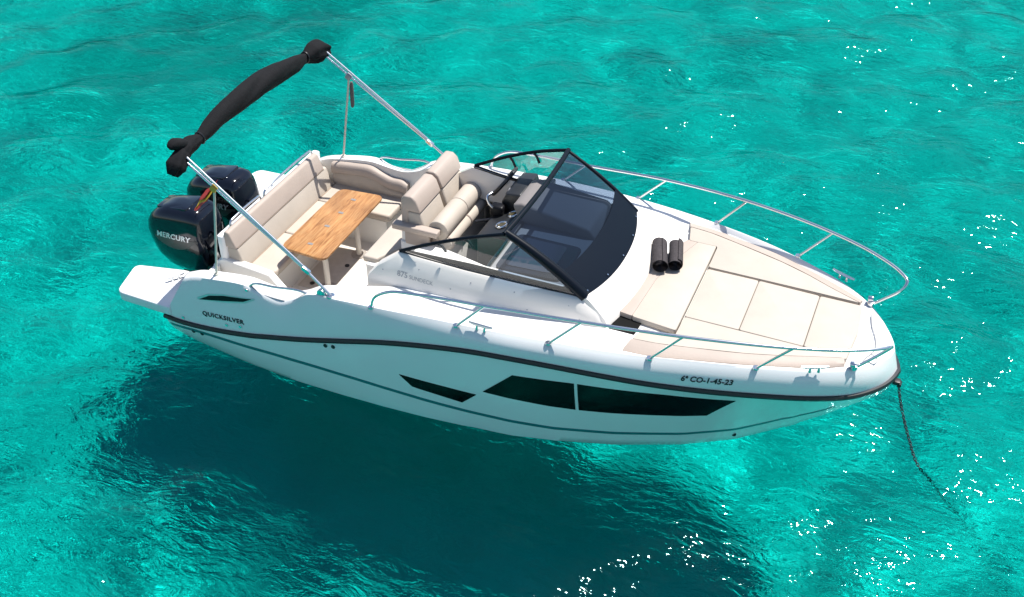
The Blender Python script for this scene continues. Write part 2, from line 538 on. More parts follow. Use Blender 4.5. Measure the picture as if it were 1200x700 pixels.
# upper topsides and deck strip
deck_rows = []
for r, cst, d in zip(Rc, Cc, Dc):
    fw = min(max((r.x - 2.2) / 1.6, 0), 1)          # rounder gunwale forward
    E1 = r.lerp(cst, .35); E1.y += (.018 + .02 * fw) * min(r.y / .3, 1)
    E2 = r.lerp(cst, .72); E2.y += (.020 + .022 * fw) * min(r.y / .3, 1)
    E3 = r.lerp(cst, .93); E3.y += .010 * min(r.y / .3, 1)
    G = cst.lerp(d, .16); G.z += .008
    G2 = cst.lerp(d, .45); G2.z += .008
    deck_rows.append([r, E1, E2, E3, cst, G, G2, d])
mb = MB()
for sgn in (-1, 1):
    mb.grid([[Vector((p.x, sgn * p.y, p.z)) for p in row] for row in deck_rows])
# after ends of the gunwales
for sgn in (-1, 1):
    row = deck_rows[0]
    bot = V(.12, sgn * 1.25, .36)
    ring = [V(p.x, sgn * p.y, p.z) for p in row] + [bot]
    mb.bm.faces.new([mb.bm.verts.new(p) for p in ring])
deck = mb.build('deck', GEL, boat, ang=42)

# fore deck inside the strip (slightly dished)
mb = MB()
rows = []
for d in Dc:
    if d.x < 4.35: continue
    rows.append([V(d.x, d.y * t, d.z - (.06 * (1 - abs(t) ** 2)) * min(d.y / .5, 1)) for t in np.linspace(-1, 1, 13)])
mb.grid(rows)
mb.build('foredeck', NONSKID, deck)

# cockpit liner, floor
for sgn in (-1, 1):
    mb = MB(); rows = []
    for d in Dc:
        if d.x > 2.6: break
        rows.append([V(d.x, sgn * d.y, d.z), V(d.x, sgn * (d.y - .004), d.z - .05), V(d.x, sgn * (d.y - .01), .3)])
    mb.grid(rows); mb.build('cockpit_liner', LINER, deck)
mb = MB()
mb.slab([(-.05, -1.27), (2.9, -1.0), (3.4, -.9), (3.4, .9), (2.9, 1.0), (-.05, 1.27)], .25, .30)
floor_o = mb.build('cockpit_floor', LINER, deck)
for poly in ([(.78, -.30), (1.31, -.25), (1.31, .62), (.78, .62)], [(.3, -1.15), (.74, -1.15), (.74, -.78), (.3, -.78)], [(.80, -1.15), (1.62, -1.15), (1.62, -.55), (.80, -.55)]):
    mb = MB(); mb.slab(round_poly([Vector((*p, 0)) for p in poly], .03), .301, .306)
    mb.build('floor_mat', MAT, deck)

# rub rail
mb = MB()
prof = [(-.01, -.029), (.020, -.024), (.030, 0), (.020, .024), (-.01, .029)]
full = [V(p.x, -p.y, p.z) for p in Rc] + [V(p.x, p.y, p.z) for p in reversed(Rc[:-1])]
rows = []
for i, p in enumerate(full):
    t = (full[min(i + 1, len(full) - 1)] - full[max(i - 1, 0)]); t.z = 0; t.normalize()
    nrm = V(t.y, -t.x, 0)
    rows.append([p + nrm * a + V(0, 0, b) for a, b in prof])
vs = mb.grid(rows, cv=True)
mb.bm.faces.new(vs[0]); mb.bm.faces.new(vs[-1])
mb.build('rub_rail', BLACK, hull)

# ---- things laid on the hull side, outlined in side elevation (x, z) and pressed onto the surface
def bvh_of(*obs):
    vs, fs = [], []
    for o in obs:
        b = len(vs)
        vs += [v.co.copy() for v in o.data.vertices]
        fs += [[b + i for i in p.vertices] for p in o.data.polygons]
    return BVHTree.FromPolygons(vs, fs)


HB = bvh_of(hull)
DB = bvh_of(deck)


def press(bvh, x, z, off, side=-1, d=(0, 1, 0), y0=-3.0):
    d = Vector(d).normalized()
    o = Vector((x, y0, z)) - d * 0
    h = bvh.ray_cast(o, d)
    if h[0] is None: return None
    n = h[1]
    if n.dot(d) > 0: n = -n
    p = h[0] + n * off
    if side > 0: p.y = -p.y
    return p


def panel(top, bot, bvh, off, name, mat, parent, sides=(-1, 1), n=40):
    """top, bot: polylines (x, z) giving upper and lower edge over x"""
    tx = [p[0] for p in top]; tz = [p[1] for p in top]; bx = [p[0] for p in bot]; bz = [p[1] for p in bot]
    x0 = max(min(tx), min(bx)); x1 = min(max(tx), max(bx))
    xs = sorted(set(list(np.linspace(x0, x1, n)) + [x for x in tx + bx if x0 <= x <= x1]))
    for sd in sides:
        mb = MB(); rows = []; back = []
        for x in xs:
            a = float(np.interp(x, tx, tz)); b = float(np.interp(x, bx, bz))
            r = [press(bvh, x, b + (a - b) * t, off, sd) for t in (0, .33, .67, 1)]
            q = [press(bvh, x, b + (a - b) * t, -.01, sd) for t in (0, .33, .67, 1)]
            if any(p is None for p in r + q): continue
            rows.append(r + q[::-1])
        vs = mb.grid(rows, cv=True)
        for e in (vs[0], vs[-1]):
            try: mb.bm.faces.new(e)
            except ValueError: pass
        mb.build(name, mat, parent)
panel([(2.738, .574), (3.557, .534)], [(2.738, .57), (2.865, .436), (3.395, .363), (3.557, .53)], HB, .004, 'hull_window', WINBLK, hull)
panel([(3.634, .606), (3.948, .932), (4.545, .962)], [(3.634, .602), (4.545, .557)], HB, .004, 'hull_window', WINBLK, hull)
panel([(4.575, .962), (5.384, .958), (5.998, .920)], [(4.575, .556), (5.22, .565), (5.74, .58), (5.998, .916)], HB, .004, 'hull_window', WINBLK, hull)
_sx = [-.18, .13, .77, 1.33, 2.05, 2.72, 3.3, 3.9, 4.73, 5.36, 5.89, 6.3, 6.6, 6.85]
_sz = [.25, .30, .327, .344, .331, .285, .24, .215, .192, .19, .205, .24, .33, .48]
_sp = spline([(a, 0, b) for a, b in zip(_sx, _sz)], 70)
panel([(p.x, p.z + .022) for p in _sp], [(p.x, p.z - .022) for p in _sp], HB, .003, 'styling_stripe', STRIPE, hull, n=90)
panel([(.35, .785), (.484, .868), (.68, .925), (1.03, .987)], [(.35, .781), (.673, .862), (.932, .932), (1.03, .983)], DB, .006, 'side_vent', GLOSSBLK, deck, n=30)
panel([(.32, .80), (.47, .885), (.68, .942), (1.07, 1.0)], [(.32, .77), (.68, .845), (.95, .918), (1.07, .985)], DB, .003, 'vent_frame', LETTERS, deck, n=30)
for _x, _z in ((.676, .560), (.076, .457), (.978, 1.075), (.86, .60)):
    p = press(DB, _x, _z, .004)
    mb = MB(); mb.cyl(p, .016, .012, (0, -1, 0), 14); mb.build('drain_outlet', CHROME, deck)
for _x, _z in ((.164, .283), (.284, .293), (1.917, .70), (2.01, .715), (5.975, .08)):
    p = press(HB, _x, _z, .002)
    mb = MB(); mb.cyl(p, .022, .010, (0, -1, 0), 14); mb.build('drain_outlet', ENGBLK, hull)

# ---- lettering
def lettering(text, size, fn, name, mat, parent, shear=0.0, bold=0.0, spacing=1.0, ext=.002):
    cu = bpy.data.curves.new('tmp_text', 'FONT')
    cu.body = text; cu.size = size; cu.extrude = ext; cu.shear = shear; cu.offset = bold; cu.space_character = spacing; cu.resolution_u = 3
    ob = bpy.data.objects.new('tmp_text', cu); COL.objects.link(ob)
    dg = bpy.context.evaluated_depsgraph_get()
    me = bpy.data.meshes.new_from_object(ob.evaluated_get(dg))
    COL.objects.unlink(ob); bpy.data.objects.remove(ob); bpy.data.curves.remove(cu)
    for v in me.vertices:
        v.co = fn(v.co.x, v.co.y, v.co.z)
    me.materials.clear(); me.materials.append(mat); me.name = name
    return link_to(bpy.data.objects.new(name, me), parent)
def on_side(x0, z0, slope, off, bvh, wide=1.0):
    def fn(a, b, c):
        a *= wide
        p = press(bvh, x0 + a, z0 + b + slope * a, off + c)
        return p if p else V(x0 + a, -1.5, z0 + b)
    return fn


lettering('QUICKSILVER', .077, on_side(.365, .592, .10, .005, DB, 1.07), 'lettering', LETTER, deck, bold=.0012, spacing=1.12)
lettering('6\u00aa CO-1-45-23', .075, on_side(5.51, 1.208, -.02, .004, DB), 'lettering', LETTER, deck, shear=.15, bold=.0015, spacing=1.0)

# ---- swim platforms
for sgn in (-1, 1):
    pts = round_poly([V(-.10, sgn * 1.455, 0), V(-.82, sgn * 1.43, 0), V(-.95, sgn * .93, 0), V(-.36, sgn * .80, 0), V(.06, sgn * .78, 0)], [.02, .09, .09, .05, .0], 5)
    mb = MB(); mb.slab(pts, .42, .54); mb.bevel(.018, 3)
    plat = mb.build('swim_platform', GEL, boat)
    # quarter block rising from the platform to the gunwale
    rows = []
    for p in deck_rows[0][1:5] + [V(.24, 1.39, .985)]:
        zi = max(.532, p.z - .20)
        rows.append([V(p.x, sgn * (p.y - .002), p.z - .002), V(p.x, sgn * (p.y - .03), p.z + .003), V(p.x + .01, sgn * 1.25, p.z * .5 + zi * .5), V(p.x + .02, sgn * 1.12, zi), V(p.x + .03, sgn * 1.10, .42)])
    rows.insert(0, [V(q.x - .03, q.y, .53) for q in rows[0]])
    mb = MB(); mb.grid(rows); mb.build('quarter_block', GEL, deck)

# transom and motor well
mb = MB()
mb.box((.02, 0, .10), (.14, 1.62, 1.0)); mb.bevel(.02)
mb.build('transom', GEL, hull)
mb = MB()
mb.slab(round_poly([V(.06, -.82, 0), V(.06, 1.25, 0), V(.24, 1.25, 0), V(.24, -.82, 0)], .04), .3, .74); mb.bevel(.015)
mb.slab(round_poly([V(.17, -.80, 0), V(.17, 1.25, 0), V(.27, 1.25, 0), V(.27, -.80, 0)], .04), .70, 1.14); mb.bevel(.015)
mb.build('transom_bulkhead', GEL, deck)

# ---- aft sofa
sofa = MB()
sofa.slab([(.2, -.70), (.74, -.70), (.74, .80), (1.38, .80), (1.38, 1.27), (.2, 1.27)], .30, .66)
sofa = sofa.build('cockpit_sofa', LINER, boat)


def cushion(pts, z0, z1, name, mat, parent, r=.05, bev=.025, seg=3):
    mb = MB(); mb.slab(round_poly([Vector((p[0], p[1], 0)) for p in pts], r, 4), z0, z1); mb.bevel(bev, seg, 50)
    return mb.build(name, mat, parent)


for y0, y1 in ((-.70, .03), (.035, .78)):
    cushion([(.36, y0), (.80, y0), (.80, y1), (.36, y1)], .665, .76, 'seat_cushion', CREAM, sofa)
cushion([(.36, .785), (1.43, .785), (1.43, 1.25), (.36, 1.25)], .665, .76, 'seat_cushion', CREAM, sofa)


def extrude_y(profile, y0, y1, name, mat, parent, bev=.02, slant=0.0, seg=3):
    """profile in (x, z), swept along y"""
    mb = MB()
    mb.prism([(x + slant, y1, z) for x, z in profile], [(x, y0, z) for x, z in profile]); mb.bevel(bev, seg, 40)
    return mb.build(name, mat, parent)


def extrude_x(profile, x0, x1, name, mat, parent, bev=.02):
    mb = MB()
    mb.prism([(x1, y, z) for y, z in profile], [(x0, y, z) for y, z in profile]); mb.bevel(bev, 3, 40)
    return mb.build(name, mat, parent)


# backrest: cream lower panel, darker rolled top
extrude_y([(.25, .74), (.47, .74), (.39, 1.0), (.24, 1.0)], -.76, 1.16, 'backrest_panel', CREAM, sofa, .02)
extrude_y([(.245, 1.003), (.40, 1.003), (.35, 1.13), (.325, 1.20), (.27, 1.21), (.235, 1.12)], -.78, 1.10, 'backrest_top', BEIGE, sofa, .02)
# port backrest following the coaming
prof_t = spline([(.44, 0, 1.04), (.75, 0, 1.075), (.98, 0, 1.085), (1.13, 0, 1.03), (1.25, 0, .995), (1.40, 0, .99), (1.47, 0, .96)], 24)
for nm, mt, zf0, zf1, ya, yb in (('backrest_panel', CREAM, lambda t: .75, lambda t: t.z - .13, 1.20, 1.265), ('backrest_top', BEIGE, lambda t: t.z - .128, lambda t: t.z, 1.185, 1.265)):
    mb = MB(); rows = []
    for t in prof_t:
        z0, z1 = zf0(t), zf1(t)
        rows.append([V(t.x, ya, z0), V(t.x, ya - .012, (z0 + z1) / 2), V(t.x, ya + .008, z1 - .015), V(t.x, ya + .03, z1), V(t.x, yb, z1), V(t.x, yb, z0)])
    vs = mb.grid(rows, cv=True); mb.bm.faces.new(vs[0]); mb.bm.faces.new(vs[-1])
    mb.build(nm, mt, sofa)
# seams along the sofa
mb = MB()
mb.tube([(.392, -.74, 1.001), (.392, 1.1, 1.001)], .004, 6)
mb.tube([(.47, -.70, .762), (.47, 1.2, .762)], .007, 6)
mb.build('piping', SEAM, sofa)
# starboard end panel of the sofa beside the passage
mb = MB()
mb.prism([(.12, -.72, .80), (.22, -.72, .86), (.80, -.72, .80), (.98, -.72, .60), (.98, -.72, .3), (.12, -.72, .3)],
         [(.12, -.82, .80), (.22, -.82, .86), (.80, -.82, .80), (.98, -.82, .60), (.98, -.82, .3), (.12, -.82, .3)])
mb.bevel(.02)
mb.build('end_panel', LINER, sofa)
# transom door closing the passage
mb = MB(); mb.prism([(.12, -.83, .78), (.18, -.83, .78), (.18, -.83, .3), (.12, -.83, .3)], [(.12, -1.24, .78), (.18, -1.24, .78), (.18, -1.24, .3), (.12, -1.24, .3)]); mb.bevel(.012)
door = mb.build('transom_door', LINER, boat)
mb = MB()
mb.cyl((.205, -.95, .68), .012, .16, (0, 0, 1)); mb.cyl((.205, -1.03, .66), .012, .12, (0, 0, 1)); mb.box((.20, -.99, .64), (.02, .12, .02))
mb.build('latch', simple('latch_brass', (.55, .45, .25), .3, metal=.8), door)
# grab rail behind the sofa
mb = MB()
for y0, y1 in ((-.62, .0), (.05, 1.12)):
    mb.tube(spline([(.24, y0, 1.12), (.235, y0 + .03, 1.22), (.24, y0 + .10, 1.235), (.24, y1 - .10, 1.235), (.235, y1 - .03, 1.22), (.24, y1, 1.12)], 26), .013)
mb.build('grab_rail', CHROME, boat)
# side grab rails in the gunwale dips
for sgn in (-1, 1):
    mb = MB()
    mb.tube(spline([(1.0, sgn * 1.40, 1.11), (1.04, sgn * 1.395, 1.145), (1.3, sgn * 1.395, 1.18), (1.62, sgn * 1.40, 1.225), (1.7, sgn * 1.40, 1.21)], 20), .012)
    mb.build('grab_rail', CHROME, boat)
    mb = MB()
    mb.tube(spline([(1.02, sgn * 1.405, 1.115), (1.12, sgn * 1.41, 1.06), (1.25, sgn * 1.41, 1.045), (1.42, sgn * 1.415, 1.05)], 16), .008)
    mb.build('edge_trim', LETTERG, deck)

# ---- table
table = MB()
pts = round_poly([V(.80, -.53, 0), V(.80, .79, 0), V(1.36, .84, 0), V(1.38, -.57, 0)], .10, 6)
table.slab(pts, .968, 1.0); table.bevel(.008, 2)
tb = bpy.data.objects.new('cockpit_table', None); link_to(tb, boat)
table.build('tabletop', WOOD, tb)
for y in (-.20, .52):
    mb = MB(); mb.cyl((1.137, y, .635), .033, .66); mb.build('leg', LEGP, tb)
    mb = MB(); mb.cyl((1.137, y, .313), .095, .012, n=28); mb.bevel(.003, 1)
    mb.build('floor_plate', simple('plate_grey', (.42, .38, .34), .4, metal=.3), tb)
for x, y in ((1.07, .62), (1.075, .32), (1.07, .02), (1.08, -.36)):
    mb = MB(); mb.box((x, y, 1.001), (.062, .034, .004)); mb.box((x, y, 1.002), (.010, .038, .005))
    mb.build('hinge', simple('hinge_steel', (.30, .28, .27), .5, metal=.4), tb)

for x, y in ((.92, -.20), (1.12, .26)):
    mb = MB(); mb.cyl((x, y, .310), .028, .008, n=18); mb.build('floor_drain', ENGBLK, deck)

# ---- helm seat module
helm = MB()
helm.slab(round_poly([V(2.06, -.10, 0), V(2.06, 1.0, 0), V(2.58, 1.0, 0), V(2.58, -.10, 0)], .04), .3, 1.14); helm.bevel(.015)
helm.slab(round_poly([V(1.74, -.34, 0), V(1.74, .98, 0), V(2.08, .98, 0), V(2.08, -.34, 0)], .04), .3, .90); helm.bevel(.015)
helm = helm.build('helm_seat', LINER, boat)
cushion([(1.68, -.28), (1.68, .95), (2.05, .95), (2.05, .12), (1.85, -.28)], .875, .955, 'ledge_cushion', CREAM, helm, r=.03)
for y0, y1 in ((-.06, .435), (.49, .97)):
    extrude_y([(2.17, 1.10), (2.42, 1.10), (2.30, 1.52), (2.13, 1.52)], y0, y1, 'backrest_panel', CREAM, helm, .03)
    extrude_y([(2.08, 1.25), (2.18, 1.25), (2.165, 1.524), (2.315, 1.524), (2.265, 1.665), (2.215, 1.71), (2.13, 1.71), (2.085, 1.66)], y0 - .01, y1 + .01, 'headrest', BEIGE, helm, .02)
    extrude_y([(2.07, 1.10), (2.17, 1.10), (2.15, 1.26), (2.075, 1.26)], y0 - .01, y1 + .01, 'backrest_shell', LINER, helm, .01)
mb = MB()
mb.box((2.19, .462, 1.30), (.12, .06, .40)); mb.bevel(.01)
mb.build('backrest_bracket', LINER, helm)


def roll(c0, c1, r, name, mat, parent, sq=1.0, bev=.012):
    c0 = Vector(c0); c1 = Vector(c1); ax = (c1 - c0).normalized()
    mb = MB(); mb.cyl((c0 + c1) / 2, r, (c1 - c0).length, ax, n=28); mb.bevel(bev, 3, 50)
    return mb.build(name, mat, parent)


for y0, y1 in ((-.04, .478), (.481, 1.0)):
    roll((2.50, y0, 1.34), (2.50, y1, 1.34), .115, 'bolster', CREAM, helm)
    roll((2.58, y0 - .0, 1.185), (2.58, y1, 1.185), .075, 'seat_roll', CREAM, helm)
    cushion([(2.30, y0), (2.52, y0), (2.52, y1), (2.30, y1)], 1.13, 1.24, 'seat_cushion', BEIGE, helm, r=.02)
for y in (.0, .478, .93):
    mb = MB(); mb.tube([(2.58 + .077 * math.cos(t), y, 1.185 + .077 * math.sin(t)) for t in np.linspace(0, 2 * PI, 25)[:-1]], .012, 6, closed=True)
    mb.build('strap', BEIGE, helm)
mb = MB(); mb.box((2.27, -.10, 1.345), (.54, .10, .07)); mb.bevel(.014, 3)
mb.build('armrest', BEIGE, helm)
mb = MB(); mb.box((2.28, -.09, 1.22), (.30, .05, .18)); mb.bevel(.02, 2)
mb.build('armrest_support', BEIGE, helm)

# ---- cabin trunk around the companionway
def base_curve(t):      # windscreen foot, t from -1 (starboard) to 1
    return V(4.57 - .16 * abs(t) ** 2.2, .83 * t, 1.55 + .02 * t * t)


def top_curve(t):
    return V(3.665 - .045 * t * t, .86 * t, 2.125 - .025 * t * t)


def cabin_side(sgn):
    """rows of (lower outer, upper outer, inner lip) along the trunk side"""
    rows = []
    for x, yl, zl, yu, zu in ((2.20, 1.06, 1.10, 1.02, 1.36), (2.30, 1.055, 1.24, .98, 1.48), (2.50, 1.045, 1.27, .935, 1.625), (2.8, 1.035, 1.29, .925, 1.60), (3.2, 1.02, 1.29, .91, 1.575), (3.7, .99, 1.29, .89, 1.56), (4.1, .965, 1.29, .87, 1.56), (4.38, .93, 1.29, .855, 1.565), (4.56, .90, 1.30, .84, 1.46), (4.66, .89, 1.30, .84, 1.35)):
        lo = V(x, yl, zl); up = V(x, yu, zu)
        rows.append([lo, lo.lerp(up, .5) + V(0, .012, 0), lo.lerp(up, .93) + V(0, .008, 0), up + V(0, -.02, .008), up + V(0, -.075, .004), up + V(0, -.09, -.05), up + V(0, -.09, -.35)])
    return [[V(p.x, sgn * p.y, p.z) for p in r] for r in rows]


cab = MB()
for sgn in (-1, 1):
    rows = cabin_side(sgn)
    cab.grid(rows)
    r0 = rows[0]
    cab.bm.faces.new([cab.bm.verts.new(p) for p in r0 + [V(2.2, sgn * .93, .3), V(2.2, sgn * 1.06, .3)]])
# coach roof front: from the windscreen foot down to the fore deck
rows = []
for t in np.linspace(-1, 1, 33):
    b = base_curve(t)
    inner = b + V(-.10, 0, .002)
    f1 = b + V(.06, 0, -.012)
    f2 = V(4.77 - .11 * t * t, .85 * t, 1.405 - .03 * t * t)
    f3 = V(4.80 - .125 * t * t, .87 * t, 1.375 - .03 * t * t)
    f4 = V(4.83 - .145 * t * t, .88 * t, 1.25)
    rows.append([inner, b, f1, f1.lerp(f2, .5) + V(0, 0, .006), f2, f3, f4])
for k, sg in ((0, -1), (-1, 1)):
    skirt = [p + V(0, sg * .035, -.13) for p in rows[k]]
    rows.insert(0, skirt) if k == 0 else rows.append(skirt)
cab.grid(rows)
cabin = cab.build('cabin', simple('gelcoat_bounce_tint', (.80, .755, .70), .25, coat=.4, var=.04, vscale=1.3), boat, ang=35)  # warm bounce light off the deck is tinted into this gelcoat
# coach roof under the glass
mb = MB()
rows = []
for t in np.linspace(-1, 1, 25):
    b = base_curve(t)
    rows.append([V(3.35, .80 * t, 1.46), V(3.9, .80 * t, 1.50), V(b.x - .09, b.y * .97, 1.535)])
mb.grid(rows)
mb.build('coach_roof', simple('shelf_grey', (.26, .265, .275), .6), cabin)
# inner shelf beside the companionway with its round speaker
mb = MB(); mb.slab(round_poly([V(2.32, -.88, 0), V(3.28, -.85, 0), V(3.24, -.25, 0), V(2.66, -.115, 0), V(2.32, -.115, 0)], .05), .85, 1.19); mb.bevel(.015)
shelf = mb.build('step', LINER, cabin)
mb = MB(); mb.cyl((3.12, -.40, 1.193), .085, .006, n=30); mb.build('speaker', LETTERG, cabin)
mb = MB(); mb.slab(round_poly([V(2.75, -.82, 0), V(4.2, -.78, 0), V(4.2, -.66, 0), V(3.35, -.66, 0), V(3.12, -.72, 0)], .03), 1.38, 1.525); mb.bevel(.02)
mb.build('inner_coaming', LINER, cabin)
# dark sliding companionway door
mb = MB(); mb.box((3.33, -.35, 1.15), (.04, .78, .68)); mb.bevel(.01, 1)
cdoor = mb.build('companionway_door', simple('door_smoked', (.006, .016, .015), .08, coat=.5), boat)
mb = MB(); mb.slab(round_poly([V(3.42, -.66, 0), V(4.12, -.62, 0), V(4.12, .0, 0), V(3.42, .0, 0)], .08, 5), 1.50, 1.535); mb.bevel(.012)
mb.build('sliding_hatch', simple('hatch_dark', (.035, .04, .05), .25), boat)
mb = MB(); mb.slab(round_poly([V(3.50, -.58, 0), V(3.98, -.55, 0), V(3.98, -.06, 0), V(3.50, -.06, 0)], .05, 5), 1.536, 1.542)
mb.build('hatch_panel', simple('hatch_smoke', (.10, .11, .125), .2), bpy.data.objects['sliding_hatch'])

CB = bvh_of(cabin)
lettering('875', .078, on_side(2.52, 1.415, -.06, .0012, CB), 'lettering', LETTERG, cabin, bold=.001, ext=.0003)
lettering('SUNDECK', .057, on_side(2.652, 1.408, -.06, .0012, CB), 'lettering', LETTERG, cabin, ext=.0003)

for _x, _z in ((2.36, 1.44), (2.75, 1.52), (3.1, 1.40), (3.3, 1.50), (3.75, 1.50), (3.9, 1.36), (4.3, 1.48), (4.42, 1.36)):
    p = press(CB, _x, _z, .001)
    if p:
        mb = MB(); mb.cyl(p, .007, .004, (0, -1, .1), 10); mb.build('fastener', LETTERG, cabin)

# ---- helm console
dash = MB()
dash.prism([(2.92, .02, 1.36), (3.36, .02, 1.50), (3.36, .02, .5), (2.92, .02, .5)], [(2.92, 1.22, 1.36), (3.36, 1.22, 1.50), (3.36, 1.22, .5), (2.92, 1.22, .5)])
dash.bevel(.02)
dash = dash.build('helm_console', DASH, boat)
mb = MB()
mb.prism([(3.30, .28, 1.46), (3.22, .28, 1.66), (3.32, .28, 1.70), (4.10, .20, 1.62), (4.22, .18, 1.50)], [(3.30, .84, 1.46), (3.22, .84, 1.66), (3.32, .84, 1.70), (4.10, .84, 1.62), (4.22, .84, 1.50)])
mb.bevel(.03)
mb.build('instrument_hood', HOOD, dash)
mb = MB()
mb.prism([(3.02, .52, 1.36), (2.99, .52, 1.50), (3.05, .52, 1.62), (3.22, .52, 1.64), (3.28, .52, 1.44)], [(3.02, 1.02, 1.36), (2.99, 1.02, 1.50), (3.05, 1.02, 1.62), (3.22, 1.02, 1.64), (3.28, 1.02, 1.44)])
mb.bevel(.02)
pod = mb.build('instrument_pod', DASH, dash)
for y in (.66, .80, .92):
    mb = MB(); mb.cyl((3.015, y, 1.565), .045, .012, (-.9, 0, .45), 24); mb.build('gauge', simple('gauge_face', (.16, .16, .17), .15), pod)
for x, y in ((3.14, .19), (3.17, .60 - .17)):
    mb = MB(); mb.tube([(x + .056 * math.cos(a), y + .056 * math.sin(a), 1.445 + .11 * math.cos(a) * .16) for a in np.linspace(0, 2 * PI, 33)[:-1]], .012, 8, closed=True)
    mb.build('cup_holder', CHROME, dash)
    mb = MB(); mb.cyl((x, y, 1.442), .048, .012, (-.3, 0, 1), 26); mb.build('cup_well', simple('cup_dark', (.05, .04, .015), .5), dash)
# wheel
wc = V(2.86, .93, 1.50); wax = V(-.80, 0, .60).normalized()
qa = V(0, 1, 0); qb = wax.cross(qa)
mb = MB(); mb.tube([wc + qa * (.19 * math.cos(a)) + qb * (.19 * math.sin(a)) for a in np.linspace(0, 2 * PI, 41)[:-1]], .022, 10, closed=True)
wheel = mb.build('steering_wheel', BLACK, boat)
mb = MB()
for a in (PI / 2, PI / 2 + 2.1, PI / 2 - 2.1):
    mb.tube([wc - wax * .03, wc + qa * (.18 * math.cos(a)) + qb * (.18 * math.sin(a))], [.022, .012], 8)
mb.cyl(wc - wax * .02, .05, .05, wax, 20)
mb.build('spoke', ENGBLK, wheel)
mb = MB(); mb.tube([wc - wax * .03, wc - wax * .12, wc - wax * .22], [.035, .06, .075], 16); mb.build('column', ENGBLK, wheel)
# throttle
mb = MB(); mb.box((2.98, .46, 1.43), (.16, .12, .14)); mb.bevel(.03, 3)
thr = mb.build('throttle', GLOSSBLK, boat)
mb = MB(); mb.tube(spline([(2.96, .42, 1.46), (2.90, .41, 1.52), (2.87, .43, 1.59), (2.90, .50, 1.61)], 14), .014, 10); mb.build('lever', CHROME, thr)
mb = MB(); mb.tube([(2.95, .38, 1.36), (2.78, .30, 1.33)], .014, 8); mb.build('kill_cord', BLACK, thr)

# ---- windscreen
ws = bpy.data.objects.new('windscreen', None); link_to(ws, boat)
f0 = .335


def sheet(rows, th, name, mat, parent):
    mb = MB(); mb.grid(rows)
    bmesh.ops.recalc_face_normals(mb.bm, faces=mb.bm.faces)
    if th: bmesh.ops.solidify(mb.bm, geom=mb.bm.faces, thickness=th)
    return mb.build(name, mat, parent)


ts = np.linspace(-1, 1, 29)
def wsp(t, f):
    p = base_curve(t).lerp(top_curve(t), f)
    bow = .05 * 4 * f * (1 - f) * .5
    return p + V(bow * .6, 0, bow)
sheet([[wsp(t * .985, f) for f in np.linspace(f0 - .01, .985, 9)] for t in ts], 0, 'front_pane', GLASSF, ws)
sheet([[wsp(t, f) + V(.006, 0, .008) for f in np.linspace(0, f0, 6)] for t in ts], .008, 'lower_band', VINYLNAVY, ws)
mb = MB(); mb.tube([wsp(t, 1.0) for t in ts], .027, 10); mb.build('top_bar', FRAME, ws)
for sgn, nm, rad in ((-1, 'corner_post', .060), (1, 'corner_post', .026)):
    mb = MB(); mb.tube([wsp(sgn * 1.0, f) + V(0, -sgn * rad * .6, 0) for f in np.linspace(-.02, 1, 10)], [rad * (1.0 - .35 * f) for f in np.linspace(0, 1, 10)], 10); mb.build(nm, FRAME, ws)
for sgn in (-1, 1):
    tip = V(2.515, sgn * .90, 1.64); tp = top_curve(sgn); bs = base_curve(sgn) + V(-.03, 0, .0)
    foot = [tip, V(2.8, sgn * .885, 1.608), V(3.2, sgn * .87, 1.585), V(3.7, sgn * .85, 1.568), V(4.1, sgn * .835, 1.568), bs]
    foot = spline(foot, 16)
    topl = spline([tip, V(2.9, sgn * .905, 1.835), V(3.3, sgn * .89, 2.0), tp], 9)
    post = [tp.lerp(bs, f) for f in np.linspace(0, 1, 9)][1:]
    upper = topl + post
    up = spline(upper, 16)
    sheet([[foot[i].lerp(up[i], f) + V(0, sgn * .0, 0) for f in np.linspace(0, 1, 5)] for i in range(16)], 0, 'side_pane', GLASSS, ws)
    mb = MB(); mb.tube(topl, .019, 8); mb.build('side_rail', FRAME, ws)
    mb = MB(); mb.tube(foot, .009, 8); mb.build('glazing_strip', BLACK, ws)
    # brown strip along the foot of the glass: shade on the coaming wall, as colour
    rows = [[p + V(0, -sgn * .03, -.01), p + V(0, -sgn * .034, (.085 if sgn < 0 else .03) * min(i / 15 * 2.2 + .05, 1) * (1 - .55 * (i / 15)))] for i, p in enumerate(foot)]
    sheet(rows, .006, 'coaming_shade', SHADEBRN, ws)
    for f in (.38, .72):
        p = topl[int(f * 8)]
        mb = MB(); mb.tube([p, p + V(.05, -sgn * .02, -.035), p + V(.085, -sgn * .03, -.10)], .014, 8); mb.build('clip', BLACK, ws)
for t in (-.9, -.5, -.05, .4, .8):
    mb = MB(); p = wsp(t, .03); mb.cyl(p + V(.012, 0, .016), .008, .008, (.6, 0, .8), 12); mb.build('fastener', CHROME, ws)

# ---- sun pad
pad = bpy.data.objects.new('sun_pad', None); link_to(pad, boat)


def pz(x, y):
    return 1.325 + .075 * min(abs(y) / 1.1, 1.2) ** 2 - .02 * max(x - 6.2, 0)


def gap(poly, g=.0035):
    c = sum((Vector((p[0], p[1], 0)) for p in poly), Vector()) / len(poly)
    return [Vector((p[0], p[1], 0)) + (c - Vector((p[0], p[1], 0))).normalized() * g for p in poly]


def padpart(poly, name, mat, r=.025, z0=-.07, z1=0.0, bev=.010):
    mb = MB(); mb.slab(round_poly(gap(poly), r, 4), lambda x, y: pz(x, y) + z0, lambda x, y: pz(x, y) + z1); mb.bevel(bev, 3, 50)
    return mb.build(name, mat, pad)


